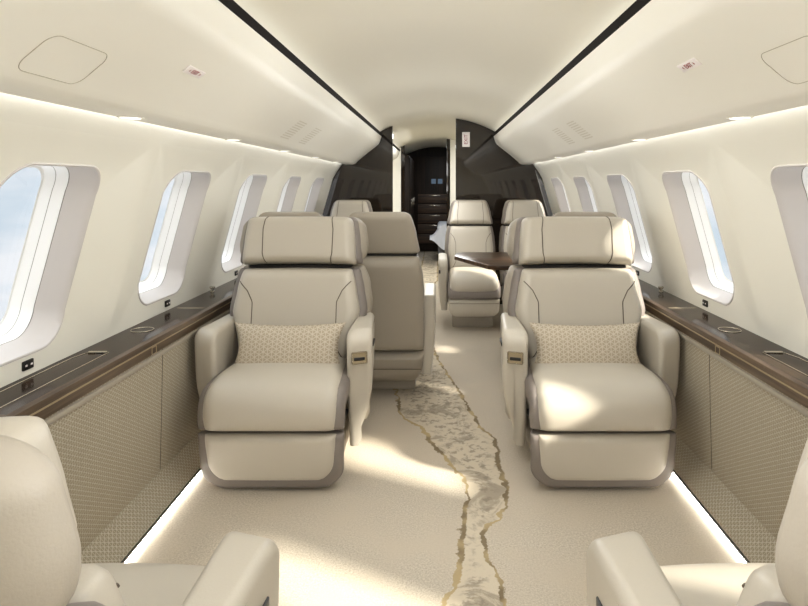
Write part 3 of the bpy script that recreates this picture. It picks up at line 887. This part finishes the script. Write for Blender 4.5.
# pillows
def pillow(label, loc, rx, rz, ry=0.0):
    a, b_, T = 0.262, 0.122, 0.06
    bm = bmesh.new(); n, m_ = 30, 18
    def P(u, v, s):
        x = a*u*(1-0.16*(1-v*v)*abs(u)**4)*(1-0.035*v)
        z = b_*v*(1-0.12*(1-u*u)*abs(v)**3)
        h = T*((1-abs(u)**2.6)*(1-abs(v)**2.4))**0.55
        h *= 1-0.06*math.sin(7*u+3*v)*0.6
        return Vector((x, s*h, z))
    def dist(n): return [math.sin(PI/2*(-1+2*i/n))*0.8+0.2*(-1+2*i/n) for i in range(n+1)]
    for s in (-1, 1):
        grid(bm, [[P(u, v, s) for v in dist(m_)] for u in dist(n)])
    bmesh.ops.remove_doubles(bm, verts=bm.verts[:], dist=0.0005)
    o = obj('lumbar_pillow', bm, PILLOW); tag(o, label, 'pillow', None)
    o.location = loc; o.rotation_euler = (rx, ry, rz)
    rim = [P(math.cos(t)/max(abs(math.cos(t)), abs(math.sin(t))), math.sin(t)/max(abs(math.cos(t)), abs(math.sin(t))), 1) for t in [2*PI*i/96 for i in range(96)]]
    obj('piping', tube_bm(rim, 0.003, closed=True), PILLOW, o)
    return o
pillow('beige patterned lumbar pillow on the left club chair facing the camera', (-0.665, 2.765, 0.503), math.radians(-20), 0, 0.0)
pillow('beige patterned lumbar pillow on the right club chair facing the camera', (0.675, 2.765, 0.503), math.radians(-20), 0, 0.0)

# ---------------------------------------------------------------- light
wd = bpy.data.worlds.new('sky'); bpy.context.scene.world = wd; wd.use_nodes = True
nt = wd.node_tree; bg = nt.nodes['Background']
tc = nt.nodes.new('ShaderNodeTexCoord'); mp = nt.nodes.new('ShaderNodeMapping'); mp.inputs['Scale'].default_value = (2, 2, 7)
n = nt.nodes.new('ShaderNodeTexNoise'); n.inputs['Scale'].default_value = 2.2; n.inputs['Detail'].default_value = 6
cr = nt.nodes.new('ShaderNodeValToRGB')
cr.color_ramp.elements[0].position = 0.38; cr.color_ramp.elements[0].color = srgb(214, 227, 238)
cr.color_ramp.elements[1].position = 0.62; cr.color_ramp.elements[1].color = srgb(244, 246, 250)
nt.links.new(tc.outputs['Generated'], mp.inputs[0]); nt.links.new(mp.outputs[0], n.inputs['Vector'])
nt.links.new(n.outputs['Fac'], cr.inputs[0]); nt.links.new(cr.outputs[0], bg.inputs[0])
sz = nt.nodes.new('ShaderNodeSeparateXYZ'); nt.links.new(tc.outputs['Generated'], sz.inputs[0])
ab = nt.nodes.new('ShaderNodeMath'); ab.operation = 'ABSOLUTE'; nt.links.new(sz.outputs['Z'], ab.inputs[0])
mr = nt.nodes.new('ShaderNodeMapRange'); mr.interpolation_type = 'SMOOTHSTEP'
mr.inputs[1].default_value = 0.3; mr.inputs[2].default_value = 0.6; mr.inputs[3].default_value = 0.8; mr.inputs[4].default_value = 3.2
nt.links.new(ab.outputs[0], mr.inputs[0]); nt.links.new(mr.outputs[0], bg.inputs[1])

sun = bpy.data.lights.new('sun', 'SUN'); sun.energy = 9.5; sun.angle = math.radians(4); sun.color = (1, 0.94, 0.83)
so = bpy.data.objects.new('sun', sun); C.objects.link(so)
so.rotation_euler = Vector((-0.72, 0.46, -0.50)).to_track_quat('-Z', 'Y').to_euler()

def area(name, loc, d, sx_, sy_, e, col=(0.98, 0.99, 1)):
    l = bpy.data.lights.new(name, 'AREA'); l.shape = 'RECTANGLE'; l.size = sx_; l.size_y = sy_; l.energy = e; l.color = col
    o = bpy.data.objects.new(name, l); C.objects.link(o); o.location = loc
    o.rotation_euler = Vector(d).to_track_quat('-Z', 'Y').to_euler(); return o
area('aft_fill', (0, -0.7, 1.85), (0, 0.55, -0.8), 0.66, 1.2, 20)  # added fill light behind the camera, no fixture there
area('cabin_fill', (0, 3.2, 1.93), (0, 0, -1), 0.6, 5.4, 16)  # added fill light under the ceiling to raise the cabin's ambient level
for y in (0.6, 2.3, 4.0, 5.6):  # unseen fill points hanging over the aisle, added to brighten walls and bins
    l = bpy.data.lights.new('aisle_fill', 'POINT'); l.energy = 6.0; l.color = (0.98, 0.99, 1); l.shadow_soft_size = 0.22
    o = bpy.data.objects.new('aisle_fill', l); C.objects.link(o); o.location = (0, y, 1.12)
area('passage_fill', (-0.15, 8.0, 1.9), (0, 0, -1), 0.4, 1.6, 22)  # fill light added to brighten the white passage
area('stateroom_lamp', (0.1, 10.4, 1.88), (0, 0, -1), 0.4, 0.8, 4, (0.9, 0.95, 1))

# ---------------------------------------------------------------- camera
cam = bpy.data.cameras.new('camera'); co = bpy.data.objects.new('camera', cam); C.objects.link(co)
co.location = (CAMX, 0, CAMZ); co.rotation_euler = (PI/2, 0, 0)
cam.sensor_width = 36; cam.lens = F/808*36
cam.shift_x = (404-VPX)/808; cam.shift_y = (VPY-303)/808
cam.clip_start = 0.01
S = bpy.context.scene; S.camera = co
S.view_settings.view_transform = 'Standard'
S.view_settings.exposure = 0.36
S.view_settings.gamma = 0.92
S.cycles.use_denoising = True
S.cycles.max_bounces = 10; S.cycles.diffuse_bounces = 6
S.cycles.sample_clamp_indirect = 6
